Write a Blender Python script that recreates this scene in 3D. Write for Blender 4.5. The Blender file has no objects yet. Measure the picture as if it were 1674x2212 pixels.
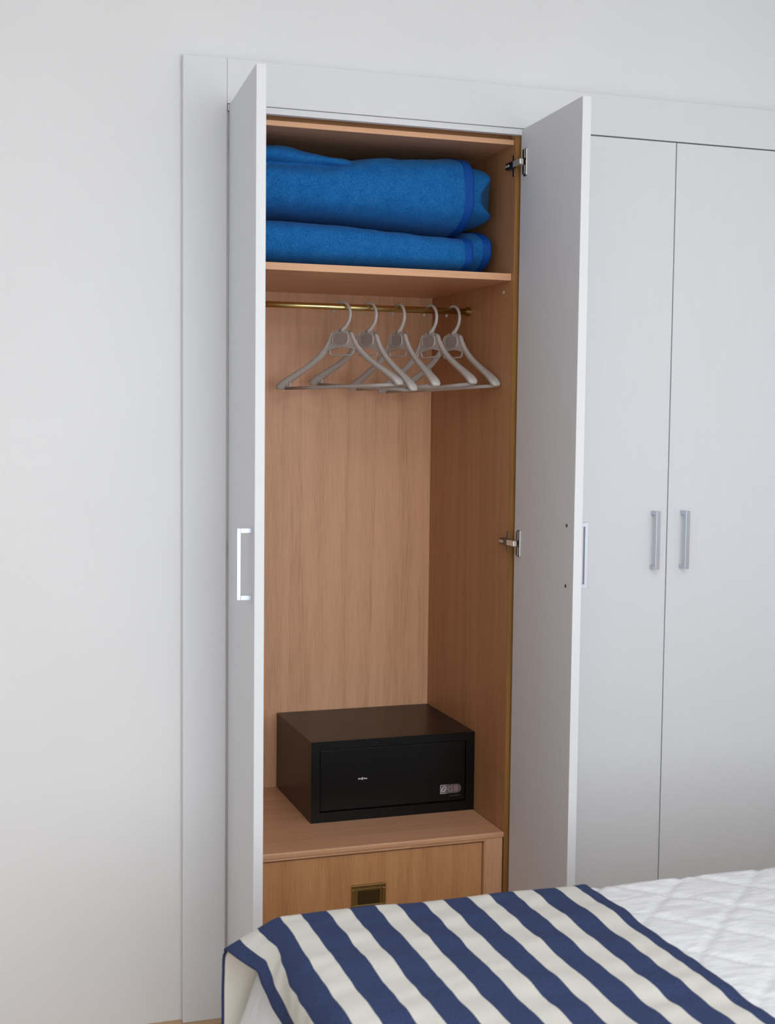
import bpy, bmesh, math, random
from mathutils import Vector, Matrix, noise

random.seed(4)
scene = bpy.context.scene
COL = scene.collection
R = math.radians

# ------------------------------------------------------------------ camera
cam_data = bpy.data.cameras.new('camera')
cam = bpy.data.objects.new('camera', cam_data)
COL.objects.link(cam)
yaw, pitch, roll = R(18.6405), R(-4.0012), R(0.6199)
F0 = Vector((math.sin(yaw), math.cos(yaw), 0)); RT = Vector((math.cos(yaw), -math.sin(yaw), 0)); ZH = Vector((0, 0, 1))
FW = math.cos(pitch) * F0 + math.sin(pitch) * ZH
UP = -math.sin(pitch) * F0 + math.cos(pitch) * ZH
r2 = math.cos(roll) * RT + math.sin(roll) * UP
u2 = math.cos(roll) * UP - math.sin(roll) * RT
m = Matrix((r2, u2, -FW)).transposed().to_4x4()
m.translation = Vector((-0.6655, -3.1811, 1.4778))
cam.matrix_world = m
cam_data.sensor_fit = 'VERTICAL'
cam_data.sensor_height = 36.0
cam_data.sensor_width = 36.0 * 1674 / 2212
cam_data.lens = 2916.18 * 36.0 / 2212
cam_data.dof.use_dof = True
cam_data.dof.focus_distance = 3.70
cam_data.dof.aperture_fstop = 7.1
cam_data.clip_start = 0.05
scene.camera = cam

# ------------------------------------------------------------------ world, light, exposure
world = bpy.data.worlds.new('world'); scene.world = world
world.use_nodes = True
bg = world.node_tree.nodes['Background']
bg.inputs['Color'].default_value = (0.62, 0.74, 0.95, 1)
bg.inputs['Strength'].default_value = 0.8

def area(name, loc, target, sx, sy, power, col):
    l = bpy.data.lights.new(name, 'AREA'); l.shape = 'RECTANGLE'
    l.size = sx; l.size_y = sy; l.energy = power; l.color = col
    o = bpy.data.objects.new(name, l); COL.objects.link(o)
    o.location = loc
    o.rotation_euler = (Vector(target) - Vector(loc)).to_track_quat('-Z', 'Z').to_euler()
    return o
# daylight entering through the balcony window in the wall behind the camera
area('window_daylight', (0.325, -5.92, 1.54), (0.325, 0, 1.54), 2.65, 1.9, 83, (0.895, 0.96, 1.0))
# added fill light above the frame, lifts lower walls, side faces and bed
area('added_fill_light', (-0.05, -2.9, 2.685), (-0.05, -2.9, 0), 1.3, 1.3, 29, (0.92, 0.96, 1.0))

scene.view_settings.view_transform = 'Standard'
scene.view_settings.look = 'None'
scene.view_settings.exposure = 0.0
scene.view_settings.gamma = 1.0
scene.view_settings.use_curve_mapping = False

# ------------------------------------------------------------------ materials
def mat(name):
    mt = bpy.data.materials.new(name); mt.use_nodes = True
    nt = mt.node_tree
    return mt, nt, nt.nodes['Principled BSDF']
def N(nt, t, **kw):
    n = nt.nodes.new(t)
    for k, v in kw.items():
        if k.startswith('i_'): n.inputs[k[2:].replace('_', ' ')].default_value = v
        else: setattr(n, k, v)
    return n
def srgb(r, g, b):
    f = lambda c: (c / 255 / 12.92) if c / 255 <= 0.04045 else ((c / 255 + 0.055) / 1.055) ** 2.4
    return (f(r), f(g), f(b), 1)
def coords(nt, scale=(1, 1, 1), uv=False):
    tc = N(nt, 'ShaderNodeTexCoord'); mp = N(nt, 'ShaderNodeMapping')
    mp.inputs['Scale'].default_value = scale
    nt.links.new(tc.outputs['UV' if uv else 'Object'], mp.inputs['Vector'])
    return mp.outputs['Vector']
def ramp(nt, fac, stops):
    r = N(nt, 'ShaderNodeValToRGB'); e = r.color_ramp.elements
    while len(e) < len(stops): e.new(0.5)
    for el, (p, c) in zip(e, stops): el.position = p; el.color = c
    nt.links.new(fac, r.inputs['Fac']); return r.outputs['Color']
def bump(nt, bs, h, strength, dist):
    b = N(nt, 'ShaderNodeBump'); b.inputs['Strength'].default_value = strength; b.inputs['Distance'].default_value = dist
    nt.links.new(h, b.inputs['Height']); nt.links.new(b.outputs['Normal'], bs.inputs['Normal'])

def plain(name, col, rough=0.5, metal=0.0, spec=0.5, noise_scale=None, bstr=0.1, bdist=0.001, sheen=0):
    mt, nt, bs = mat(name)
    bs.inputs['Base Color'].default_value = col
    bs.inputs['Roughness'].default_value = rough
    bs.inputs['Metallic'].default_value = metal
    bs.inputs['Specular IOR Level'].default_value = spec
    if sheen: bs.inputs['Sheen Weight'].default_value = sheen
    if noise_scale:
        n = N(nt, 'ShaderNodeTexNoise'); n.inputs['Scale'].default_value = noise_scale; n.inputs['Detail'].default_value = 4
        nt.links.new(coords(nt), n.inputs['Vector'])
        bump(nt, bs, n.outputs['Fac'], bstr, bdist)
    return mt

def wood(name, axis, light, mid, dark, rough=0.42):
    """laminate with wood grain running along the given axis (object space is metres)"""
    mt, nt, bs = mat(name)
    s = [1.0, 1.0, 1.0]; s['XYZ'.index(axis)] = 0.035
    v = coords(nt, tuple(s))
    big = N(nt, 'ShaderNodeTexNoise'); big.inputs['Scale'].default_value = 11; big.inputs['Detail'].default_value = 3
    big.inputs['Distortion'].default_value = 0.9
    nt.links.new(v, big.inputs['Vector'])
    # cathedral bands: contour lines of a slow noise
    mul = N(nt, 'ShaderNodeMath', operation='MULTIPLY'); mul.inputs[1].default_value = 7.0
    nt.links.new(big.outputs['Fac'], mul.inputs[0])
    fr = N(nt, 'ShaderNodeMath', operation='PINGPONG'); fr.inputs[1].default_value = 1.0
    nt.links.new(mul.outputs[0], fr.inputs[0])
    fine = N(nt, 'ShaderNodeTexNoise'); fine.inputs['Scale'].default_value = 330; fine.inputs['Detail'].default_value = 4
    nt.links.new(v, fine.inputs['Vector'])
    mx = N(nt, 'ShaderNodeMath', operation='MULTIPLY_ADD'); mx.inputs[1].default_value = 0.26
    nt.links.new(fr.outputs[0], mx.inputs[0])
    f2 = N(nt, 'ShaderNodeMath', operation='MULTIPLY'); f2.inputs[1].default_value = 0.78
    nt.links.new(fine.outputs['Fac'], f2.inputs[0]); nt.links.new(f2.outputs[0], mx.inputs[2])
    c = ramp(nt, mx.outputs[0], [(0.16, dark), (0.46, mid), (0.85, light)])
    nt.links.new(c, bs.inputs['Base Color'])
    bs.inputs['Roughness'].default_value = rough
    bs.inputs['Specular IOR Level'].default_value = 0.4
    bump(nt, bs, fine.outputs['Fac'], 0.06, 0.0006)
    return mt

def white_laminate(name, col, axis='Z', rough=0.6):
    mt, nt, bs = mat(name)
    s = [1.0, 1.0, 1.0]; s['XYZ'.index(axis)] = 0.03
    v = coords(nt, tuple(s))
    n = N(nt, 'ShaderNodeTexNoise'); n.inputs['Scale'].default_value = 240; n.inputs['Detail'].default_value = 3
    nt.links.new(v, n.inputs['Vector'])
    c = ramp(nt, n.outputs['Fac'], [(0.3, tuple(x * 0.98 for x in col[:3]) + (1,)), (0.7, col)])
    nt.links.new(c, bs.inputs['Base Color'])
    bs.inputs['Roughness'].default_value = rough
    bs.inputs['Specular IOR Level'].default_value = 0.13
    bump(nt, bs, n.outputs['Fac'], 0.05, 0.0005)
    return mt

M = {}
def wall_paint():
    mt, nt, bs = mat('wall_paint')
    n = N(nt, 'ShaderNodeTexNoise'); n.inputs['Scale'].default_value = 3.0; n.inputs['Detail'].default_value = 5
    v = coords(nt); nt.links.new(v, n.inputs['Vector'])
    c = ramp(nt, n.outputs['Fac'], [(0.3, (0.825, 0.83, 0.84, 1)), (0.7, (0.845, 0.85, 0.86, 1))])
    nt.links.new(c, bs.inputs['Base Color'])
    bs.inputs['Roughness'].default_value = 0.75; bs.inputs['Specular IOR Level'].default_value = 0.25
    n2 = N(nt, 'ShaderNodeTexNoise'); n2.inputs['Scale'].default_value = 90; n2.inputs['Detail'].default_value = 3
    nt.links.new(v, n2.inputs['Vector']); bump(nt, bs, n2.outputs['Fac'], 0.05, 0.001)
    return mt
M['wall'] = wall_paint()
M['ceiling'] = plain('ceiling_paint', (0.87, 0.87, 0.87, 1), 0.9, noise_scale=60, bstr=0.04)
M['floor'] = wood('floor_wood', 'X', srgb(206, 172, 134), srgb(190, 154, 114), srgb(160, 124, 90), 0.35)
M['white'] = white_laminate('white_laminate', (0.80, 0.81, 0.835, 1))
M['white_h'] = white_laminate('white_laminate_rail', (0.80, 0.81, 0.835, 1), 'X')
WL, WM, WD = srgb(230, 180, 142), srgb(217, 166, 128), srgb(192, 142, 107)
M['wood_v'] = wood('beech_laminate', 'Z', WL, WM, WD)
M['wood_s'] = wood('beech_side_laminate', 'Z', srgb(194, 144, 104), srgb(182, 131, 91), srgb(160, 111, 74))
M['wood_h'] = wood('beech_laminate_shelf', 'X', WL, WM, WD, 0.33)
M['wood_d'] = wood('beech_drawer', 'Z', srgb(218, 164, 114), srgb(202, 147, 99), srgb(176, 122, 79))
M['edge'] = wood('beech_edge_band', 'X', srgb(232, 180, 140), srgb(224, 172, 132), srgb(212, 160, 120), 0.45)
M['panel_edge'] = wood('oak_panel_edge', 'Z', srgb(168, 122, 62), srgb(150, 106, 52), srgb(130, 90, 44), 0.5)
M['panel_edge_h'] = wood('oak_panel_edge_top', 'X', srgb(168, 118, 68), srgb(150, 100, 56), srgb(130, 86, 46), 0.5)
M['brass'] = plain('polished_brass', (0.72, 0.60, 0.27, 1), 0.2, 1.0)
M['brass_dark'] = plain('aged_brass', (0.42, 0.30, 0.12, 1), 0.34, 1.0)
M['brass_cup'] = plain('dark_brass_recess', (0.10, 0.065, 0.025, 1), 0.5, 0.8)
M['hinge'] = plain('nickel_steel', (0.80, 0.78, 0.73, 1), 0.3, 0.55)
M['hinge_dark'] = plain('dark_steel', (0.16, 0.15, 0.15, 1), 0.34, 1.0)
M['alu'] = plain('satin_aluminium', (0.56, 0.60, 0.67, 1), 0.36, 0.85)
M['screw'] = plain('dark_screw', (0.10, 0.085, 0.08, 1), 0.4, 0.7)
M['plastic'] = plain('grey_plastic', srgb(196, 190, 186), 0.36, 0, 0.5, noise_scale=400, bstr=0.02)
M['plastic_in'] = plain('grey_plastic_inset', srgb(172, 160, 156), 0.5)
M['safe'] = plain('black_powder_coat', (0.004, 0.004, 0.0042, 1), 0.32, 0, 0.3, noise_scale=900, bstr=0.06, bdist=0.0004)
M['safe_gap'] = plain('black_gap', (0.002, 0.002, 0.002, 1), 0.8)
M['badge'] = plain('badge_silver', (0.17, 0.16, 0.18, 1), 0.35, 0.4)
M['badge_light'] = plain('badge_bright', (0.75, 0.72, 0.74, 1), 0.35, 0.2)
M['badge_letter'] = plain('badge_letter', (0.42, 0.27, 0.23, 1), 0.4, 0.1)
M['badge_text'] = plain('badge_small_print', (0.05, 0.05, 0.052, 1), 0.5)
M['mattress'] = plain('mattress_fabric', (0.75, 0.75, 0.74, 1), 0.9)
M['bed_wood'] = wood('bed_wood', 'X', WL, WM, WD)
M['glass'] = plain('window_glass', (1, 1, 1, 1), 0.02)
M['glass'].node_tree.nodes['Principled BSDF'].inputs['Transmission Weight'].default_value = 1.0

M['fill_diffuser'] = plain('fill_lamp_diffuser', (0.9, 0.9, 0.9, 1), 0.6)  # glowing panel of the added fill lamp
M['fill_diffuser'].node_tree.nodes['Principled BSDF'].inputs['Emission Color'].default_value = (1, 0.98, 0.95, 1)
M['fill_diffuser'].node_tree.nodes['Principled BSDF'].inputs['Emission Strength'].default_value = 1.0

def fleece(name, c0, c1, sheen=0.25):
    mt, nt, bs = mat(name)
    v = coords(nt)
    n = N(nt, 'ShaderNodeTexNoise'); n.inputs['Scale'].default_value = 420; n.inputs['Detail'].default_value = 3
    nt.links.new(v, n.inputs['Vector'])
    nb = N(nt, 'ShaderNodeTexNoise'); nb.inputs['Scale'].default_value = 38; nb.inputs['Detail'].default_value = 3
    nt.links.new(v, nb.inputs['Vector'])
    a = N(nt, 'ShaderNodeMath', operation='MULTIPLY_ADD'); a.inputs[1].default_value = 0.22
    nt.links.new(nb.outputs['Fac'], a.inputs[0])
    b = N(nt, 'ShaderNodeMath', operation='MULTIPLY'); b.inputs[1].default_value = 0.78
    nt.links.new(n.outputs['Fac'], b.inputs[0]); nt.links.new(b.outputs[0], a.inputs[2])
    nt.links.new(ramp(nt, a.outputs[0], [(0.36, c0), (0.64, c1)]), bs.inputs['Base Color'])
    bs.inputs['Roughness'].default_value = 0.95; bs.inputs['Specular IOR Level'].default_value = 0.1
    bs.inputs['Sheen Weight'].default_value = sheen; bs.inputs['Sheen Roughness'].default_value = 0.5
    bs.inputs['Sheen Tint'].default_value = (0.35, 0.55, 0.9, 1)
    bump(nt, bs, n.outputs['Fac'], 0.5, 0.002)
    return mt
M['fleece'] = fleece('blue_fleece', srgb(12, 84, 152), srgb(42, 120, 188), 0.12)
M['binding'] = plain('blue_binding', srgb(0, 74, 158), 0.7, 0, 0.3, noise_scale=500, bstr=0.3, bdist=0.0008)

def stripes():
    mt, nt, bs = mat('striped_cotton')
    tc = N(nt, 'ShaderNodeTexCoord'); sp = N(nt, 'ShaderNodeSeparateXYZ')
    nt.links.new(tc.outputs['UV'], sp.inputs[0])
    a = N(nt, 'ShaderNodeMath', operation='ADD'); a.inputs[1].default_value = 0.060 + 0.0887 * 4
    nt.links.new(sp.outputs['X'], a.inputs[0])
    d = N(nt, 'ShaderNodeMath', operation='DIVIDE'); d.inputs[1].default_value = 0.0887
    nt.links.new(a.outputs[0], d.inputs[0])
    f = N(nt, 'ShaderNodeMath', operation='FRACT'); nt.links.new(d.outputs[0], f.inputs[0])
    lt = N(nt, 'ShaderNodeMath', operation='LESS_THAN'); lt.inputs[1].default_value = 0.548
    nt.links.new(f.outputs[0], lt.inputs[0])
    mp = N(nt, 'ShaderNodeMapping'); mp.inputs['Scale'].default_value = (700, 160, 1)
    nt.links.new(tc.outputs['UV'], mp.inputs['Vector'])
    n = N(nt, 'ShaderNodeTexNoise'); n.inputs['Scale'].default_value = 1.0; n.inputs['Detail'].default_value = 3
    nt.links.new(mp.outputs[0], n.inputs['Vector'])
    navy = ramp(nt, n.outputs['Fac'], [(0.3, srgb(42, 54, 86)), (0.7, srgb(63, 76, 112))])
    cream = ramp(nt, n.outputs['Fac'], [(0.3, srgb(207, 205, 196)), (0.7, srgb(215, 213, 205))])
    mx = N(nt, 'ShaderNodeMix', data_type='RGBA')
    nt.links.new(lt.outputs[0], mx.inputs['Factor'])
    nt.links.new(cream, mx.inputs['A']); nt.links.new(navy, mx.inputs['B'])
    nt.links.new(mx.outputs['Result'], bs.inputs['Base Color'])
    bs.inputs['Roughness'].default_value = 0.9; bs.inputs['Specular IOR Level'].default_value = 0.15
    bump(nt, bs, n.outputs['Fac'], 0.25, 0.0006)
    return mt
M['stripes'] = stripes()
M['lining'] = plain('cream_lining', srgb(226, 222, 212), 0.95, 0, 0.1, noise_scale=60, bstr=0.25, bdist=0.003)

def quilt_mat():
    mt, nt, bs = mat('white_matelasse')
    tc = N(nt, 'ShaderNodeTexCoord')
    mp = N(nt, 'ShaderNodeMapping'); mp.inputs['Scale'].default_value = (30, 78, 1)
    nt.links.new(tc.outputs['UV'], mp.inputs['Vector'])
    n = N(nt, 'ShaderNodeTexNoise'); n.inputs['Scale'].default_value = 1.0; n.inputs['Detail'].default_value = 3; n.inputs['Distortion'].default_value = 0.6
    nt.links.new(mp.outputs[0], n.inputs['Vector'])
    bs.inputs['Base Color'].default_value = (0.77, 0.775, 0.79, 1)
    bs.inputs['Roughness'].default_value = 0.95; bs.inputs['Specular IOR Level'].default_value = 0.1
    bump(nt, bs, n.outputs['Fac'], 0.45, 0.006)
    return mt
M['quilt'] = quilt_mat()

# ------------------------------------------------------------------ helpers
def link(name, bm, mt, parent=None, smooth=False):
    me = bpy.data.meshes.new(name); bm.normal_update(); bm.to_mesh(me); bm.free()
    o = bpy.data.objects.new(name, me); COL.objects.link(o)
    if mt is not None: me.materials.append(mt)
    if smooth:
        for p in me.polygons: p.use_smooth = True
    if parent: o.parent = parent
    return o
def add_box(bm, x, y, z, bev=0.0, seg=2):
    vs = [bm.verts.new((x[i], y[j], z[k])) for i in (0, 1) for j in (0, 1) for k in (0, 1)]
    fs = [bm.faces.new([vs[i] for i in q]) for q in ((0, 1, 3, 2), (4, 6, 7, 5), (0, 4, 5, 1), (2, 3, 7, 6), (0, 2, 6, 4), (1, 5, 7, 3))]
    if bev > 0:
        es = list({e for f in fs for e in f.edges})
        bmesh.ops.bevel(bm, geom=es, offset=bev, segments=seg, profile=0.6, affect='EDGES')
def box(name, x, y, z, mt, parent=None, bev=0.0012, seg=2):
    bm = bmesh.new(); add_box(bm, x, y, z, bev, seg)
    return link(name, bm, mt, parent)
def empty(name, loc, label, cat, group=None):
    o = bpy.data.objects.new(name, None); COL.objects.link(o); o.location = loc
    o.empty_display_size = 0.1
    tag(o, label, cat, group); return o
def tag(o, label, cat, group=None):
    o['label'] = label; o['category'] = cat
    if group: o['group'] = group
    return o
def struct(o): o['kind'] = 'structure'; return o
def add_tube(bm, pts, rad, n=10, ry=None):
    """tube through points; rad scalar or list"""
    rings = []; prev = None
    for i, p in enumerate(pts):
        p = Vector(p)
        t = (Vector(pts[min(i + 1, len(pts) - 1)]) - Vector(pts[max(i - 1, 0)])).normalized()
        if prev is None:
            a = t.orthogonal().normalized()
        else:
            a = (prev - t * prev.dot(t)).normalized()
        prev = a; b = t.cross(a)
        r = rad[i] if isinstance(rad, (list, tuple)) else rad
        rings.append([bm.verts.new(p + r * (math.cos(2 * math.pi * k / n) * a + math.sin(2 * math.pi * k / n) * b)) for k in range(n)])
    for A, B in zip(rings, rings[1:]):
        for k in range(n): bm.faces.new((A[k], A[(k + 1) % n], B[(k + 1) % n], B[k]))
    bm.faces.new(rings[0][::-1]); bm.faces.new(rings[-1])
def add_loft(bm, rings, closed_caps=True):
    vr = [[bm.verts.new(p) for p in r] for r in rings]
    n = len(rings[0])
    for A, B in zip(vr, vr[1:]):
        for k in range(n): bm.faces.new((A[k], A[(k + 1) % n], B[(k + 1) % n], B[k]))
    if closed_caps:
        bm.faces.new(vr[0][::-1]); bm.faces.new(vr[-1])
    bmesh.ops.recalc_face_normals(bm, faces=bm.faces[:])
def add_prism(bm, poly, y0, y1):
    """polygon in local XZ extruded along Y"""
    a = [bm.verts.new((x, y0, z)) for x, z in poly]; b = [bm.verts.new((x, y1, z)) for x, z in poly]
    n = len(poly)
    for k in range(n): bm.faces.new((a[k], a[(k + 1) % n], b[(k + 1) % n], b[k]))
    bm.faces.new(a[::-1]); bm.faces.new(b)
    bmesh.ops.recalc_face_normals(bm, faces=bm.faces[:])
def nz(*p): return noise.noise(Vector(p))
def sstep(a, b, x):
    t = min(1, max(0, (x - a) / (b - a))); return t * t * (3 - 2 * t)

# ------------------------------------------------------------------ room shell
XL, XR, YF, ZC = -1.15, 1.95, -6.0, 2.75
WY = 0.024                                   # wall face behind the wardrobe surround
OX0, OX1, OZ = -0.085, 1.685, 2.295         # hole in the wall for the built-in wardrobe
bm = bmesh.new()
add_box(bm, (XL, OX0), (WY, WY + 0.1), (0, ZC))
add_box(bm, (OX0, OX1), (WY, WY + 0.1), (OZ, ZC))
add_box(bm, (OX1, XR), (WY, WY + 0.1), (0, ZC))
struct(link('wall_back', bm, M['wall']))
struct(box('wall_left', (XL - 0.1, XL), (YF, WY + 0.1), (0, ZC), M['wall'], bev=0))
struct(box('wall_right', (XR, XR + 0.1), (YF, WY + 0.1), (0, ZC), M['wall'], bev=0))
WX0, WX1, WZ0, WZ1 = -1.05, 1.70, 0.55, 2.55
bm = bmesh.new()
for x, z in (((XL, WX0), (0, ZC)), ((WX1, XR), (0, ZC)), ((WX0, WX1), (0, WZ0)), ((WX0, WX1), (WZ1, ZC))):
    add_box(bm, x, (YF - 0.12, YF), z)
struct(link('wall_front', bm, M['wall']))
struct(box('floor', (XL - 0.1, XR + 0.1), (YF - 0.12, 0.75), (-0.05, 0), M['floor'], bev=0))
struct(box('ceiling', (XL - 0.1, XR + 0.1), (YF - 0.12, 0.75), (ZC, ZC + 0.05), M['ceiling'], bev=0))
# window behind the camera: frame, mullion, panes
win = bpy.data.objects.new('window_1', None); COL.objects.link(win); win.location = (0.25, YF - 0.06, WZ0); struct(win)
def part_at(o, parent):
    o.parent = parent; o.matrix_parent_inverse = Matrix.Translation(-Vector(parent.location)); return o
bm = bmesh.new()
for x, z in (((WX0, WX0 + 0.05), (WZ0, WZ1)), ((WX1 - 0.05, WX1), (WZ0, WZ1)), ((WX0 + 0.05, WX1 - 0.05), (WZ0, WZ0 + 0.05)),
             ((WX0 + 0.05, WX1 - 0.05), (WZ1 - 0.05, WZ1)), ((0.22, 0.28), (WZ0 + 0.05, WZ1 - 0.05))):
    add_box(bm, x, (YF - 0.09, YF - 0.03), z)
part_at(link('window_frame', bm, M['white']), win)
for x in ((WX0 + 0.05, 0.22), (0.28, WX1 - 0.05)):
    part_at(box('pane', x, (YF - 0.065, YF - 0.06), (WZ0 + 0.05, WZ1 - 0.05), M['glass'], bev=0), win)

cl = empty_fill = bpy.data.objects.new('added_fill_lamp', None); COL.objects.link(cl); cl.location = (-0.05, -2.9, ZC)  # unseen fixture added to house the fill light
cl['label'] = 'added flat square fill lamp, unseen, above the foot of the bed'; cl['category'] = 'lamp'
bm = bmesh.new()
for x, y in (((-0.73, -0.70), (-3.58, -2.22)), ((0.60, 0.63), (-3.58, -2.22)), ((-0.70, 0.60), (-3.58, -3.55)), ((-0.70, 0.60), (-2.25, -2.22))):
    add_box(bm, x, y, (2.69, ZC))
part_at(link('fill_lamp_frame', bm, M['alu']), cl)
part_at(box('fill_lamp_diffuser', (-0.70, 0.60), (-3.55, -2.25), (2.70, 2.715), M['fill_diffuser'], bev=0), cl)

# ------------------------------------------------------------------ wardrobe
ZT, ZH_ = 2.3139, 2.2101
ward = empty('wardrobe', (0, 0, 0), 'built-in white wardrobe with beech interior, two doors open and two closed', 'wardrobe')
DEP = 0.613
PX = 0.748                                    # inner face of the right carcass side
def wp(name, x, y, z, mt, bev=0.0012, seg=2): return box(name, x, y, z, mt, ward, bev, seg)
wp('frame_stile', (-0.1044, 0.0), (0.0, 0.024), (0.0, ZT), M['white'], 0.0025)
wp('frame_stile', (1.595, 1.70), (0.0, 0.024), (0.0, ZT), M['white'], 0.0025)
wp('frame_header', (0.0002, 1.5948), (0.0, 0.024), (ZH_, ZT), M['white_h'], 0.0015)
wp('divider', (0.786, 0.8085), (0.001, 0.022), (0.0, ZH_ - 0.0005), M['white'], 0.001)
wp('door_rail', (0.002, PX + 0.018), (0.0045, 0.0218), (2.1945, ZH_ - 0.0010), M['white_h'], 0.0008)
wp('door_rail', (0.811, 1.59), (0.024, 0.036), (2.1958, ZH_ + 0.02), M['white_h'], 0.0008)
# carcass
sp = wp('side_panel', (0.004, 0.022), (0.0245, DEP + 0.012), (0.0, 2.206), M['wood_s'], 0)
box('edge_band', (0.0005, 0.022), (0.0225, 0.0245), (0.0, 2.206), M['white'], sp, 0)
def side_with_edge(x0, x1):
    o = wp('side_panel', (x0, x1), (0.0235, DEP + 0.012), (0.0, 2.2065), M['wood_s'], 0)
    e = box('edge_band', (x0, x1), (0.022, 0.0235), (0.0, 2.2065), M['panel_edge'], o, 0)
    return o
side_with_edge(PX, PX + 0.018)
wp('side_panel', (0.79, 0.808), (0.0235, DEP + 0.012), (0.0, 2.1945), M['wood_v'], 0)
wp('side_panel', (1.575, 1.593), (0.0235, DEP + 0.012), (0.0, 2.1945), M['wood_v'], 0)
wp('back_panel', (0.022, PX), (DEP, DEP + 0.008), (0.0, 2.19), M['wood_v'], 0)
wp('back_panel', (0.808, 1.575), (DEP, DEP + 0.008), (0.0, 2.19), M['wood_v'], 0)
tp = wp('top_panel', (0.022, PX), (0.060, DEP), (2.1865, 2.2065), M['wood_h'], 0)
box('edge_band', (0.022, PX - 0.0003), (0.058, 0.0599), (2.1865, 2.2065), M['panel_edge_h'], tp, 0)
tp2 = wp('lower_top_panel', (0.022, PX), (0.0345, DEP), (2.1740, 2.1864), M['wood_h'], 0)
box('edge_band', (0.022, PX - 0.0005), (0.033, 0.0344), (2.1740, 2.1864), M['edge'], tp2, 0.0004)
wp('top_panel', (0.808, 1.575), (0.0372, DEP), (2.1765, 2.1945), M['wood_h'], 0)
wp('plinth_panel', (0.022, PX), (0.06, DEP), (0.04, 0.058), M['wood_h'], 0)
wp('plinth_panel', (0.808, 1.575), (0.06, DEP), (0.04, 0.058), M['wood_h'], 0)
sh = wp('shelf', (0.0222, PX - 0.0003), (0.0362, DEP - 0.0005), (1.8322, 1.8498), M['wood_h'], 0)
box('edge_band', (0.0222, PX - 0.0008), (0.0346, 0.0362), (1.8322, 1.8498), M['edge'], sh, 0.0004)
# rail
RY, RZ, RR = 0.32, 1.7722, 0.0088
bm = bmesh.new(); add_tube(bm, [(0.024, RY, RZ), (0.40, RY, RZ), (PX - 0.002, RY, RZ)], RR, 20)
rail = link('clothes_rail', bm, M['brass'], ward, True)
for xs in ((PX - 0.0125, PX - 0.0002), (0.0223, 0.035)):
    bm = bmesh.new(); add_tube(bm, [(xs[0], RY, RZ), (xs[1] - 0.001, RY, RZ), (xs[1], RY, RZ)], [0.0118, 0.0118, 0.0125], 20)
    link('rail_socket', bm, M['brass_dark'], rail)
# a cam screw in the side below the shelf
bm = bmesh.new(); add_tube(bm, [(PX - 0.0022, 0.0827, 1.8055), (PX + 0.001, 0.0827, 1.8055)], 0.0042, 12)
link('shelf_screw', bm, M['hinge'], ward)

# doors: built in local space, X along the door from the hinge edge to the free edge, -Y = outside face at y 0, thickness +Y
DW, DT, DZ0, DZ1 = 0.388, 0.021, 0.055, 2.2068
def make_handle(door, cx):
    """bar pull on the outside face; X across, out towards -Y"""
    b = bmesh.new()
    add_box(b, (cx - 0.0062, cx + 0.0062), (-0.032, -0.0235), (1.0825, 1.2375), 0.0008)
    for z in (1.0825, 1.2275):
        add_box(b, (cx - 0.0058, cx + 0.0058), (-0.0236, 0.0), (z, z + 0.010), 0.0006)
    return link('handle', b, M['alu'], door)
def place(d, ox, oy, dirx, diry, mirror):
    ex = Vector((dirx, diry, 0)).normalized()
    ey = Vector((-ex.y, ex.x, 0))
    if mirror: ey = -ey
    mt4 = Matrix(((ex.x, ey.x, 0, ox), (ex.y, ey.y, 0, oy), (0, 0, 1, 0), (0, 0, 0, 1)))
    return mt4
def build_door(mt4, hinge=False, screws=False):
    det = mt4.to_3x3().determinant()
    def fin(o):
        o.data.transform(mt4)
        if det < 0: o.data.flip_normals()
        return o
    b = bmesh.new(); add_box(b, (0, DW), (0, DT), (DZ0, DZ1), 0.0012)
    d = fin(link('door', b, M['white'], ward))
    fin(make_handle(d, DW - 0.043))
    if screws:
        for z in (1.0885, 1.2305):
            b = bmesh.new(); add_tube(b, [(DW - 0.043, DT - 0.001, z), (DW - 0.043, DT + 0.0012, z)], 0.0042, 12)
            fin(link('screw', b, M['screw'], d))
    if hinge:
        for z in (2.121, 1.160, 0.14):
            b = bmesh.new()
            add_box(b, (0.026, 0.046), (DT, DT + 0.0030), (z - 0.034, z + 0.034), 0.001)
            add_box(b, (0.033, 0.0465), (DT + 0.0028, DT + 0.0090), (z - 0.031, z - 0.008), 0.0015)
            add_box(b, (0.033, 0.0465), (DT + 0.0028, DT + 0.0090), (z + 0.008, z + 0.031), 0.0015)
            h = fin(link('hinge_plate', b, M['hinge_dark'], d)); 
            b = bmesh.new()
            add_box(b, (0.0428, 0.0475), (DT + 0.0004, DT + 0.0036), (z - 0.033, z + 0.033), 0.0008)
            fin(link('hinge_flange', b, M['hinge'], d))
    return d
# left open door: outer face from hinge (0.0044,-0.004) to free edge (-0.0209,-0.391)
LD = place(None, 0.0044, -0.0040, -0.0253, -0.387, False)
build_door(LD, hinge=True)
# right open door: inner face from (0.757,0.008) to (0.734,-0.379); outer face lies 21 mm to the right of it
dv = Vector((0.734 - 0.757, -0.379 - 0.008, 0)).normalized(); nr = Vector((-dv.y, dv.x, 0))
RD = place(None, 0.757 + nr.x * DT, 0.008 + nr.y * DT, dv.x, dv.y, True)
build_door(RD, hinge=True, screws=True)
# closed doors
build_door(place(None, 0.8105, 0.001, 1, 0, False))
build_door(place(None, 1.5896, 0.001, -1, 0, True))

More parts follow.
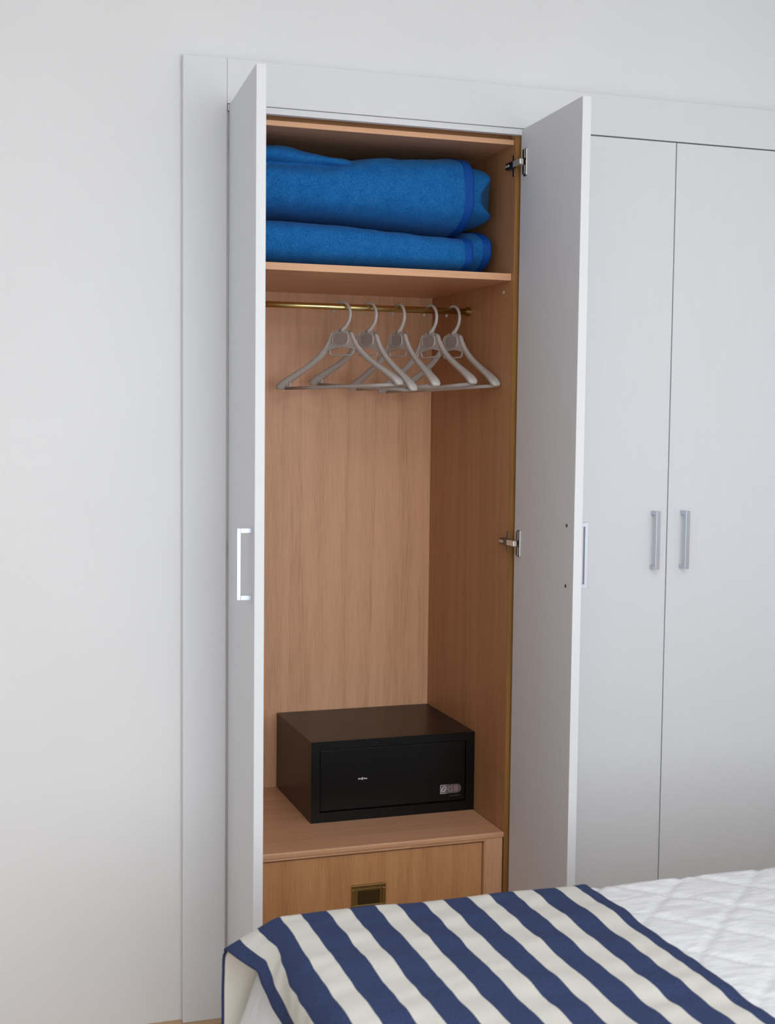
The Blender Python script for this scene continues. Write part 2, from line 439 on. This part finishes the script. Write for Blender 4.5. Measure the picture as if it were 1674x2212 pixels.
# hinge arms and mounting plates fixed to the carcass side (right and left)
for z in (2.121, 1.160, 0.14):
    for side in (1, -1):
        X = (lambda v: v) if side == 1 else (lambda v: 0.77 - v)
        xr = lambda a, b_: (min(X(a), X(b_)), max(X(a), X(b_)))
        b = bmesh.new()
        add_box(b, xr(PX - 0.0022, PX - 0.0001), (0.0236, 0.034), (z - 0.027, z + 0.027), 0.0008)
        pl = link('hinge_mount', b, M['hinge_dark'], ward)
        b = bmesh.new()
        add_box(b, xr(PX - 0.0130, PX - 0.002), (0.0080, 0.056), (z - 0.0085, z + 0.0085), 0.0018)
        link('hinge_body', b, M['hinge_dark'], pl)
        b = bmesh.new()
        add_box(b, xr(PX - 0.0135, PX - 0.0045), (-0.036, 0.0079), (z - 0.0068, z + 0.0068), 0.0012)
        link('hinge_arm', b, M['hinge'], pl)
        for yy in (0.036, 0.049):
            b = bmesh.new(); add_tube(b, [(X(PX - 0.0145), yy, z), (X(PX - 0.0129), yy, z)], 0.0036, 10)
            link('hinge_screw', b, M['hinge'], pl)

# ------------------------------------------------------------------ drawer unit in the bottom of the wardrobe
dr = empty('drawer_unit', (0.385, 0.3, 0.0585), 'beech drawer unit with brass flush pull inside the open wardrobe', 'drawer unit')
def dp(name, x, y, z, mt, bev=0.001, parent=None):
    o = box(name, x, y, z, mt, None, bev)
    if parent is None: return part_at(o, dr)
    o.parent = parent; return o
ZD = 0.3944
dp('top_board', (0.0235, PX - 0.0006), (0.0182, DEP - 0.001), (ZD - 0.0150, ZD), M['wood_h'], 0.004)
dp('side', (0.0265, 0.0445), (0.0385, DEP - 0.004), (0.0588, ZD - 0.0151), M['wood_v'])
dp('side', (PX - 0.0225, PX - 0.0045), (0.0385, DEP - 0.004), (0.0588, ZD - 0.0151), M['wood_v'])
dp('face_stile', (PX - 0.0560, PX - 0.0045), (0.0200, 0.0384), (0.0588, ZD - 0.0151), M['wood_v'], 0.0015)
dp('face_stile', (0.0265, 0.078), (0.0200, 0.0384), (0.0588, ZD - 0.0151), M['wood_v'], 0.0015)
dp('face_rail', (0.0782, PX - 0.0562), (0.0200, 0.0384), (ZD - 0.0205, ZD - 0.0151), M['wood_h'], 0.001)
def drawer(z0, z1, pull_z):
    # front with an opening for the flush pull: four pieces would show joints, so one mesh with a hole
    b = bmesh.new()
    x0, x1, y0, y1 = 0.0795, PX - 0.0575, 0.0300, 0.0480
    add_box(b, (x0, x1), (y0, y1), (z0, z1), 0.003)
    d = link('drawer_front', b, M['wood_d']); part_at(d, dr)
    px0, px1 = 0.331, 0.423; pz1 = pull_z; pz0 = pz1 - 0.062
    b = bmesh.new(); w = 0.0105
    for x, z in (((px0, px1), (pz1 - w, pz1)), ((px0, px1), (pz0, pz0 + w)), ((px0, px0 + w), (pz0 + w, pz1 - w)), ((px1 - w, px1), (pz0 + w, pz1 - w))):
        add_box(b, x, (y0 - 0.0065, y0 + 0.001), z, 0.0022)
    f = link('pull_frame', b, M['brass_dark'], d)
    b = bmesh.new(); i = w + 0.001
    for x, z in (((px0 + w, px1 - w), (pz1 - w - 0.006, pz1 - w)), ((px0 + w, px0 + w + 0.006), (pz0 + w, pz1 - w - 0.006)), ((px1 - w - 0.006, px1 - w), (pz0 + w, pz1 - w - 0.006))):
        add_box(b, x, (y0 - 0.0045, y0 + 0.0005), z, 0.0012)
    link('pull_inner_frame', b, M['brass_dark'], d)
    b = bmesh.new(); add_box(b, (px0 + w + 0.004, px1 - w - 0.004), (y0 - 0.0016, y0 + 0.0005), (pz0 + w, pz1 - w - 0.004), 0.0004)
    link('pull_recess', b, M['brass_cup'], d)
drawer(0.2065, ZD - 0.0255, 0.2895)
drawer(0.0600, 0.2035, 0.128)

# ------------------------------------------------------------------ safe
SX0, SX1, SY0, SY1, SH = 0.2785, 0.7468, 0.2300, 0.6085, 0.2195
safe = empty('safe', ((SX0 + SX1) / 2, (SY0 + SY1) / 2, ZD + 0.0004), 'black steel hotel safe with badge sitting on the drawer unit', 'safe')
SZ = ZD + 0.0004
def sp_(o): return part_at(o, safe)
fx, fz0, fz1 = 0.0245, 0.0270, 0.0225
b = bmesh.new(); add_box(b, (SX0, SX1), (SY0 + 0.014, SY1), (SZ, SZ + SH), 0.0012)
sp_(link('safe_body', b, M['safe']))
b = bmesh.new()
for x, z in (((SX0, SX1), (SZ, SZ + fz0)), ((SX0, SX1), (SZ + SH - fz1, SZ + SH)), ((SX0, SX0 + fx), (SZ + fz0, SZ + SH - fz1)), ((SX1 - fx, SX1), (SZ + fz0, SZ + SH - fz1))):
    add_box(b, x, (SY0, SY0 + 0.0141), z, 0)
bmesh.ops.remove_doubles(b, verts=b.verts[:], dist=1e-5)
sp_(link('front_frame', b, M['safe']))
g = 0.0022
b = bmesh.new(); add_box(b, (SX0 + fx + g, SX1 - fx - g), (SY0 + 0.0025, SY0 + 0.0135), (SZ + fz0 + g + 0.001, SZ + SH - fz1 - g), 0.001)
sdoor = sp_(link('safe_door', b, M['safe']))
FYs = SY0 + 0.0025
# small bright marks round the key hole cover
b = bmesh.new()
for x, w_, h_, dz in ((0.4105, 0.0045, 0.0042, 0), (0.4165, 0.003, 0.0046, 0.0), (0.4205, 0.0042, 0.0072, 0.0002), (0.4265, 0.0034, 0.0042, 0.0004), (0.4310, 0.0050, 0.0032, -0.0006)):
    add_box(b, (x, x + w_), (FYs - 0.0012, FYs + 0.0002), (0.5058 + dz - h_ / 2, 0.5058 + dz + h_ / 2), 0.0006, 1)
o = link('keyhole_marking', b, M['badge_light'], sdoor)
# badge: silver label with emblem box and letters
bx0, bx1, bz0, bz1 = 0.6475, 0.7095, 0.4455, 0.4705
b = bmesh.new()
poly = [(bx0, bz0), (bx1 - 0.0125, bz0)] + [(bx1 - 0.0125 + 0.0125 * math.sin(a), (bz0 + bz1) / 2 - 0.0125 * math.cos(a)) for a in [math.pi * k / 12 for k in range(1, 12)]] + [(bx1 - 0.0125, bz1), (bx0, bz1)]
add_prism(b, poly, FYs - 0.0009, FYs + 0.0001)
bad = link('badge', b, M['badge'], sdoor)
b = bmesh.new()
for x, z in (((bx0, bx0 + 0.0015), (bz0, bz1)), ((bx0, bx0 + 0.018), (bz1 - 0.0012, bz1)), ((bx0, bx0 + 0.018), (bz0, bz0 + 0.0012))):
    add_box(b, x, (FYs - 0.0014, FYs - 0.0008), z)
ecx, ecz = bx0 + 0.0105, (bz0 + bz1) / 2
def ring(bm, cx, cz, ra, rb, w, tilt, a0=0, a1=2 * math.pi, n=28):
    pa, pb = [], []
    for k in range(n + 1):
        a = a0 + (a1 - a0) * k / n
        for lst, q in ((pa, 0), (pb, w)):
            x, z = (ra - q) * math.cos(a), (rb - q) * math.sin(a)
            lst.append((cx + x * math.cos(tilt) - z * math.sin(tilt), cz + x * math.sin(tilt) + z * math.cos(tilt)))
    va = [bm.verts.new((x, FYs - 0.0014, z)) for x, z in pa]; vb = [bm.verts.new((x, FYs - 0.0014, z)) for x, z in pb]
    for k in range(n):
        try: bm.faces.new((va[k], vb[k], vb[k + 1], va[k + 1]))
        except ValueError: pass
ring(b, ecx, ecz, 0.0092, 0.0066, 0.0020, 0.9)
ring(b, ecx - 0.0008, ecz - 0.0010, 0.0048, 0.0036, 0.0012, 0.5)
link('badge_emblem', b, M['badge_light'], sdoor)
def text(name, body, x, z, size, mt, parent, sx=1.0):
    cu = bpy.data.curves.new(name, 'FONT'); cu.body = body; cu.size = size; cu.extrude = 0.0003; cu.align_x = 'LEFT'
    to = bpy.data.objects.new(name + '_tmp', cu); COL.objects.link(to)
    dg = bpy.context.evaluated_depsgraph_get()
    me = bpy.data.meshes.new_from_object(to.evaluated_get(dg))
    bpy.data.objects.remove(to)
    me.transform(Matrix.Translation((x, FYs - 0.0013, z)) @ Matrix.Rotation(R(90), 4, 'X') @ Matrix.Diagonal((sx, 1, 1, 1)))
    o = bpy.data.objects.new(name, me); COL.objects.link(o); me.materials.clear(); me.materials.append(mt); o.parent = parent
    return o
text('badge_letter', 'G', bx0 + 0.0215, bz0 + 0.0050, 0.0215, M['badge_letter'], sdoor, 1.0)
text('badge_letter', 'B', bx0 + 0.0405, bz0 + 0.0050, 0.0215, M['badge_letter'], sdoor, 1.0)
b = bmesh.new(); xx = 0.6745; rr = random.Random(3)
while xx < 0.706:
    w_ = rr.uniform(0.0014, 0.0026); add_box(b, (xx, xx + w_), (FYs - 0.0006, FYs + 0.0001), (0.4372, 0.4372 + rr.uniform(0.0022, 0.0032))); xx += w_ + 0.0008
link('badge_small_print', b, M['badge_text'], sdoor)

# ------------------------------------------------------------------ folded blankets
def fold(name, xs0, xs1, yf, yb, zb, zt, mt, parent, seed, ex=2.7, amp=0.004, cap=0.02, nx=64, nt_=44, endshape=None, kmin=0.80):
    """folded fleece: superellipse cross-section swept along X, soft rounded ends. zb, zt may be functions of x"""
    b = bmesh.new(); rings = []
    for i in range(nx + 1):
        u = i / nx
        x = xs0 + (xs1 - xs0) * u
        # end rounding
        e = min(1.0, (xs1 - x) / cap) if cap > 0 else 1.0
        k = math.sqrt(max(0.0, 1 - (1 - e) ** 2))
        k = kmin + (1 - kmin) * k
        b0, t0 = (zb(x) if callable(zb) else zb), (zt(x) if callable(zt) else zt)
        yf_ = yf(x) if callable(yf) else yf
        zc, hz = (b0 + t0) / 2, (t0 - b0) / 2 * k
        yc, hy = (yf_ + yb) / 2, (yb - yf_) / 2 * (0.94 + 0.06 * (k - kmin) / (1 - kmin))
        r = []
        for j in range(nt_):
            a = 2 * math.pi * j / nt_
            c, s = math.cos(a), math.sin(a)
            y = yc - hy * math.copysign(abs(c) ** (2 / ex), c)
            z = zc + hz * math.copysign(abs(s) ** (2 / ex), s)
            dn = amp * (nz(x * 9 + seed, y * 7, z * 12) + 0.5 * nz(x * 24 + seed, y * 20, z * 26))
            z += dn * (1 if s > 0 else 0.35) * 0.8
            y += dn * (1 if c > 0 else 0) * -1.6
            x2 = x + (endshape(y, z) * sstep(0.75, 1.0, u) if endshape else 0)
            z = max(z, b0)
            r.append((x2, y, z))
        rings.append(r)
    add_loft(b, rings)
    o = link(name, b, mt, parent, True)
    return o
def bind(name, x0, x1, yf, yb, zb, zt, parent, seed, ex, amp, off=0.0022):
    f1 = lambda f, d: ((lambda x: f(x) + d) if callable(f) else f + d)
    return fold(name, x0, x1, f1(yf, -off), yb + off, f1(zb, 0.0), f1(zt, off), M['binding'], parent, seed, ex, amp, cap=0.008, nx=10, kmin=0.9)
ZS = 1.8502
lb = empty('folded_blanket', (0.4, 0.3, ZS), 'lower folded blue fleece blanket lying flat on the wardrobe shelf', 'blanket', 'blue fleece blankets on the shelf')
def lbp(o): return part_at(o, lb)
lt = lambda x: 1.960 + 0.007 * math.sin(x * 7 + 0.4) - 0.004 * sstep(0.45, 0.65, x)
lb2t = lambda x: lt(x) - 0.004 + (0.0205 + 1.956 - lt(x)) * sstep(0.656, 0.675, x) + 0.004 * sstep(0.656, 0.675, x)
lbp(fold('blanket_layer', 0.06, 0.7215, 0.105, 0.56, ZS, lb2t, M['fleece'], None, 11.0, 2.4, 0.003, 0.02))
lbp(bind('binding', 0.698, 0.7235, 0.105, 0.56, ZS, lb2t, None, 11.0, 2.4, 0.003))
lbp(fold('blanket_fold', 0.05, 0.652, 0.060, 0.50, ZS, lt, M['fleece'], None, 3.0, 3.3, 0.003, 0.012))
lbp(bind('binding', 0.630, 0.6545, 0.060, 0.50, ZS, lt, None, 3.0, 3.3, 0.003))
ub = empty('folded_blanket', (0.4, 0.3, 1.972), 'upper folded blue fleece blanket stacked under the wardrobe top', 'blanket', 'blue fleece blankets on the shelf')
def ubp(o): return part_at(o, ub)
ubot = lambda x: lt(x) + 0.0045
utop = lambda x: 2.108 + 0.046 * sstep(0.1, 0.60, x)
ubp(fold('blanket_fold', 0.05, 0.652, 0.055, 0.50, ubot, utop, M['fleece'], None, 21.0, 2.9, 0.006, 0.016, kmin=0.9))
ubp(bind('binding', 0.6265, 0.6545, 0.055, 0.50, ubot, utop, None, 21.0, 2.9, 0.006))
def wav(y, z): return 0.043 * math.exp(-((z - 2.000) / 0.022) ** 2) + 0.030 * math.exp(-((z - 2.100) / 0.028) ** 2)
ubp(fold('blanket_layer', 0.06, 0.6885, 0.088, 0.56, 1.979, 2.138, M['fleece'], None, 31.0, 3.2, 0.004, 0.014, endshape=wav, kmin=0.92))
ubp(fold('blanket_flap', 0.05, 0.44, 0.085, 0.42, lambda x: 2.084 + 0.01 * sstep(0.1, 0.5, x), lambda x: 2.155 - 0.036 * sstep(0.12, 0.44, x), M['fleece'], None, 51.0, 2.2, 0.006, 0.2))

# ------------------------------------------------------------------ hangers
def build_hanger(root):
    """local frame: X across the shoulders, Y thickness, Z up, origin at the centre of the rail"""
    HB, HW = 0.020, 0.235
    # arms and head in one body: loft along a path from left tip to right tip
    path = []
    pts = [(0.2365, -0.2140), (0.2345, -0.2060), (0.2270, -0.1975), (0.2100, -0.1880), (0.1800, -0.1735), (0.1450, -0.1570), (0.1080, -0.1370), (0.0820, -0.1190), (0.0640, -0.1030), (0.0500, -0.0850), (0.0430, -0.0720), (0.0330, -0.0645)]
    hh = [0.0050, 0.0095, 0.0100, 0.0090, 0.0078, 0.0074, 0.0076, 0.0080, 0.0080, 0.0070, 0.0055, 0.0040]      # in-plane half height
    ww = [0.0085, 0.0135, 0.0145, 0.0140, 0.0118, 0.0095, 0.0078, 0.0068, 0.0062, 0.0058, 0.0055, 0.0050]      # half width in Y
    b = bmesh.new()
    for s in (1, -1):
        rings = []
        for i, (x, z) in enumerate(pts):
            p0 = Vector((pts[max(i - 1, 0)][0], 0, pts[max(i - 1, 0)][1])); p1 = Vector((pts[min(i + 1, len(pts) - 1)][0], 0, pts[min(i + 1, len(pts) - 1)][1]))
            t = (p1 - p0).normalized(); nrm = Vector((-t.z, 0, t.x))
            if nrm.z < 0: nrm = -nrm
            r = []
            for k in range(14):
                a = 2 * math.pi * k / 14
                c, q = math.cos(a), math.sin(a)
                c = math.copysign(abs(c) ** 0.6, c); q = math.copysign(abs(q) ** 0.6, q)
                wfac = 1.0 if q > 0 else 0.72
                p = Vector((x, 0, z)) - nrm * hh[i] + nrm * q * hh[i] + Vector((0, c * ww[i] * wfac, 0))
                r.append((p.x * s, p.y, p.z))
            rings.append(r)
        add_loft(b, rings)
    # head plate
    half = [(0.0, -0.0600), (0.012, -0.0605), (0.024, -0.0635), (0.035, -0.0685), (0.0420, -0.0770), (0.0500, -0.0915), (0.0620, -0.1080), (0.0680, -0.1180), (0.0540, -0.1160), (0.038, -0.1115), (0.020, -0.1080), (0.0, -0.1070)]
    poly = [(x, z) for x, z in half] + [(-x, z) for x, z in half[-2:0:-1]]
    add_prism(b, poly, -0.0042, 0.0042)
    for v in b.verts: v.co.y -= HB * (v.co.x / HW) ** 2
    bmesh.ops.recalc_face_normals(b, faces=b.faces[:])
    body = link('hanger_body', b, M['plastic'], root)
    for p in body.data.polygons: p.use_smooth = len(p.vertices) == 4
    # raised rim and inset oval on both faces
    for sy in (-1, 1):
        b = bmesh.new()
        loop = []
        for k in range(24):
            a = 2 * math.pi * k / 24
            c, q = math.cos(a), math.sin(a)
            loop.append((0.0300 * math.copysign(abs(c) ** 0.7, c), 0.0046 if sy > 0 else -0.0062, -0.0850 + 0.0165 * math.copysign(abs(q) ** 0.7, q)))
        n = len(loop)
        add_tube(b, loop + [loop[0]], 0.0016, 6)
        link('oval_rim', b, M['plastic'], root, True)
        b = bmesh.new()
        vs = [b.verts.new((x * 0.96, 0.0049 if sy > 0 else -0.0066, -0.0850 + (z + 0.0850) * 0.96)) for x, y, z in loop]
        vs2 = [b.verts.new((x * 0.96, sy * 0.0030, -0.0850 + (z + 0.0850) * 0.96)) for x, y, z in loop]
        b.faces.new(vs); b.faces.new(vs2[::-1])
        for k in range(n): b.faces.new((vs[k], vs[(k + 1) % n], vs2[(k + 1) % n], vs2[k]))
        bmesh.ops.recalc_face_normals(b, faces=b.faces[:])
        link('oval_inset', b, M['plastic_in'], root)
    # hook: resting with its top inside on the rail
    HR = 0.0330; hz = RR + 0.0044 - HR            # centre of the hook arc
    pts = []; rad = []
    for k in range(25):
        a = R(168) - R(178) * k / 24
        pts.append((HR * math.cos(a), 0, hz + HR * math.sin(a))); rad.append(0.0034 + 0.0010 * k / 24)
    for x, z, r_ in ((0.0295, -0.0355, 0.0045), (0.0235, -0.0440, 0.0047), (0.0150, -0.0525, 0.0052), (0.0070, -0.0590, 0.0066), (0.0010, -0.0640, 0.0085)):
        pts.append((x, 0, z)); rad.append(r_)
    b = bmesh.new(); add_tube(b, pts, rad, 12); link('hook', b, M['plastic'], root, True)
    # small loop under the head
    b = bmesh.new()
    add_tube(b, [(-0.046, 0, -0.1120), (-0.044, 0, -0.1220), (-0.039, 0, -0.1275), (0, 0, -0.1285), (0.039, 0, -0.1275), (0.044, 0, -0.1220), (0.046, 0, -0.1120)], 0.0024, 8)
    link('tie_loop', b, M['plastic'], root, True)
    # trouser bar with its end clips
    b = bmesh.new()
    add_tube(b, [(-0.216, -0.010, -0.2125), (-0.1, -0.009, -0.2130), (0.1, -0.009, -0.2130), (0.216, -0.010, -0.2125)], [0.0044, 0.0048, 0.0048, 0.0044], 12)
    bar = link('trouser_bar', b, M['plastic'], root, True)
    for s in (-1, 1):
        for xx in (0.196, 0.205):
            b = bmesh.new(); add_tube(b, [(s * xx, -0.010, -0.2160), (s * (xx - 0.002), -0.012, -0.2040), (s * (xx - 0.004), -0.0135, -0.1920)], 0.0024, 8)
            link('bar_clip', b, M['plastic'], bar, True)
G = 'grey plastic hangers on the brass rail'
hang = empty('clothes_hanger', (0, 0, 0), 'x', 'hanger', G)
build_hanger(hang)
# x on rail, rotation (right end towards the room), in-plane tilt
HS = [(0.3796, 62, 1.0, 'leftmost grey plastic hanger, farthest from the rail socket'),
      (0.4573, 71, -2.6, 'second grey plastic hanger from the left on the brass rail'),
      (0.5408, 79, 0.6, 'middle one of the five grey plastic hangers on the rail'),
      (0.6322, 77, 2.4, 'fourth grey plastic hanger from the left on the brass rail'),
      (0.6995, 77, 1.3, 'rightmost grey plastic hanger, beside the rail socket and wardrobe side')]
def copy_tree(o, parent=None):
    c = o.copy(); COL.objects.link(c)
    if parent: c.parent = parent
    for ch in list(o.children): copy_tree(ch, c)
    return c
roots = [hang] + [copy_tree(hang) for _ in HS[1:]]
for o, (x, ph, tl, lab) in zip(roots, HS):
    o.location = (x, RY, RZ)
    o.rotation_euler = (Matrix.Rotation(R(-ph), 3, 'Z') @ Matrix.Rotation(R(-tl), 3, 'Y')).to_euler()
    o['label'] = lab

# ------------------------------------------------------------------ bed, quilt, throw
BZ = 0.585                                    # mattress top
bed = empty('bed', (0.9, -1.7, 0), 'bed with white bedspread standing in front of the wardrobe', 'bed')
YB, YN = -0.905, -2.455                       # far and near side of the bed
def bedp(o): return part_at(o, bed)
bedp(box('mattress', (-0.090, 1.86), (YN + 0.045, YB - 0.045), (0.30, BZ - 0.002), M['mattress'], None, 0.04, 4))
bedp(box('bed_base', (-0.085, 1.86), (YN + 0.05, YB - 0.05), (0.14, 0.2995), M['bed_wood'], None, 0.01))
for x in (-0.04, 1.78):
    for y in (YN + 0.09, YB - 0.15):
        bedp(box('leg', (x, x + 0.06), (y, y + 0.06), (0, 0.1398), M['bed_wood'], None, 0.004))
bedp(box('headboard', (1.865, 1.905), (YN, YB), (0.0, 1.05), M['bed_wood'], None, 0.008))

def arc(u, r, th):
    """distance along a strip that bends through th with radius r: (outward, drop)"""
    if u <= 0: return 0.0, 0.0
    if u < r * th:
        a = u / r; return r * math.sin(a), r * (1 - math.cos(a))
    l = u - r * th
    return r * math.sin(th) + l * math.cos(th), r * (1 - math.cos(th)) + l * math.sin(th)
def drape(s, t, zt, x0, y0, yn, r, thf):
    ox, dzx = arc(x0 - s, r, thf(t))
    oy, dzy = arc(t - y0, r, R(88)); on_, dzn = arc(yn - t, r, R(88))
    x = s if s >= x0 else x0 - ox
    y = y0 + oy if t > y0 else (yn - on_ if t < yn else t)
    return x, y, zt - dzx - dzy - dzn
def sheet(name, ss, ts, fn, mt):
    b = bmesh.new(); uvl = b.loops.layers.uv.new('uv')
    g = [[(b.verts.new(fn(s, t)), s, t) for t in ts] for s in ss]
    for i in range(len(ss) - 1):
        for j in range(len(ts) - 1):
            q = (g[i][j], g[i + 1][j], g[i + 1][j + 1], g[i][j + 1])
            f = b.faces.new([v[0] for v in q]); f.smooth = True
            for lp, v in zip(f.loops, q): lp[uvl].uv = (v[1], v[2])
    return link(name, b, mt)
def rng(a, b_, step):
    n = max(1, round((b_ - a) / step)); return [a + (b_ - a) * i / n for i in range(n + 1)]
Y0, X0Q, QR = YB - 0.045, -0.072, 0.045
def quilt_h(s, t):
    # quilting diamonds and puckers
    p = (s + t) * 0.7071 / 0.1235 + 0.2; q = (s - t) * 0.7071 / 0.1235 - 0.37
    dl = min(abs(p - round(p)), abs(q - round(q)))
    return 0.0042 * (1 - math.exp(-(dl / 0.06) ** 2)) + 0.0016 * nz(s * 22, t * 62, 1.7) + 0.0020 * nz(s * 12, t * 26, 5.1) + 0.003 * nz(s * 3, t * 4, 9)
def quilt_fn(s, t):
    th = lambda t_: R(88) - R(18) * sstep(-1.13, -1.02, t_)
    x, y, z = drape(s, t, BZ + 0.006, X0Q, Y0, YN + 0.045, QR, th)
    h = quilt_h(s, t)
    # push along the rough outward direction
    if t > Y0 + 0.05: return (x, y + h, z)
    if s < X0Q - 0.05: return (x - h * 0.5, y, z)
    return (x, y, z + h)
qs = rng(-0.40, -0.02, 0.012) + rng(-0.02, 1.15, 0.0075)[1:] + rng(1.15, 1.845, 0.05)[1:]
qt = rng(YN - 0.30, -1.75, 0.04) + rng(-1.75, Y0 + 0.06, 0.0065)[1:] + rng(Y0 + 0.06, Y0 + 0.38, 0.02)[1:]
q = sheet('quilt', qs, qt, quilt_fn, M['quilt'])
tag(q, 'white quilted bedspread with crinkled texture covering the bed', 'bedspread')

def keyed(t, keys):
    if t >= keys[0][0]: return keys[0][1:]
    for a, b_ in zip(keys, keys[1:]):
        if t >= b_[0]:
            f = (a[0] - t) / (a[0] - b_[0]); return tuple(p + (q_ - p) * f for p, q_ in zip(a[1:], b_[1:]))
    return keys[-1][1:]
CORNER = [(Y0 + 0.0, 36, 0.86, 0.036), (-1.025, 50, 0.72, 0.012), (-1.140, 85, 1.0, 0.0), (-1.30, 82, 1.0, 0.0), (-2.6, 80, 1.0, 0.0)]
def throw_fn(s, t):
    deg, kk, ysh = keyed(t, CORNER)
    u = max(0.0, -0.085 - s)
    s2 = -0.085 - u * kk if u > 0 else s
    x, y, z = drape(s2, t, BZ + 0.0185, -0.085, Y0 + 0.004, YN + 0.03, QR + 0.006, lambda t_: R(deg))
    y += ysh * u / 0.137
    w = 0.0042 * nz(s * 3.2 + 2, t * 15 + s * 5, 3.3) + 0.0026 * nz(s * 7, t * 30 - s * 9, 7.7)
    if s > -0.10 and t < Y0 + 0.03: w = max(w, quilt_h(s, t) - 0.0080)      # rests on the quilt
    if t > Y0 + 0.05: return (x, y + 0.004 + abs(w), z)
    if s < -0.14: return (x - 1.2 * w, y, z + 0.4 * w)
    return (x, y, z + w)
ts = rng(YN - 0.25, -1.75, 0.03) + rng(-1.75, Y0 + 0.12, 0.007)[1:] + rng(Y0 + 0.12, Y0 + 0.36, 0.02)[1:]
th = sheet('throw_blanket', rng(-0.222, 0.497, 0.0072), ts, throw_fn, M['stripes'])
for k_ in ('lining', 'stripes', 'stripes'): th.data.materials.append(M[k_])
for p in th.data.polygons:            # the hem is turned over: its back shows the navy yarn
    if min(th.data.uv_layers[0].data[l].uv.x for l in p.loop_indices) < -0.2215: p.material_index = 2
sm = th.modifiers.new('thickness', 'SOLIDIFY'); sm.thickness = 0.0035; sm.offset = -1
sm.material_offset = 1; sm.material_offset_rim = 0
tag(th, 'navy and cream striped throw draped across the foot of the bed', 'throw')
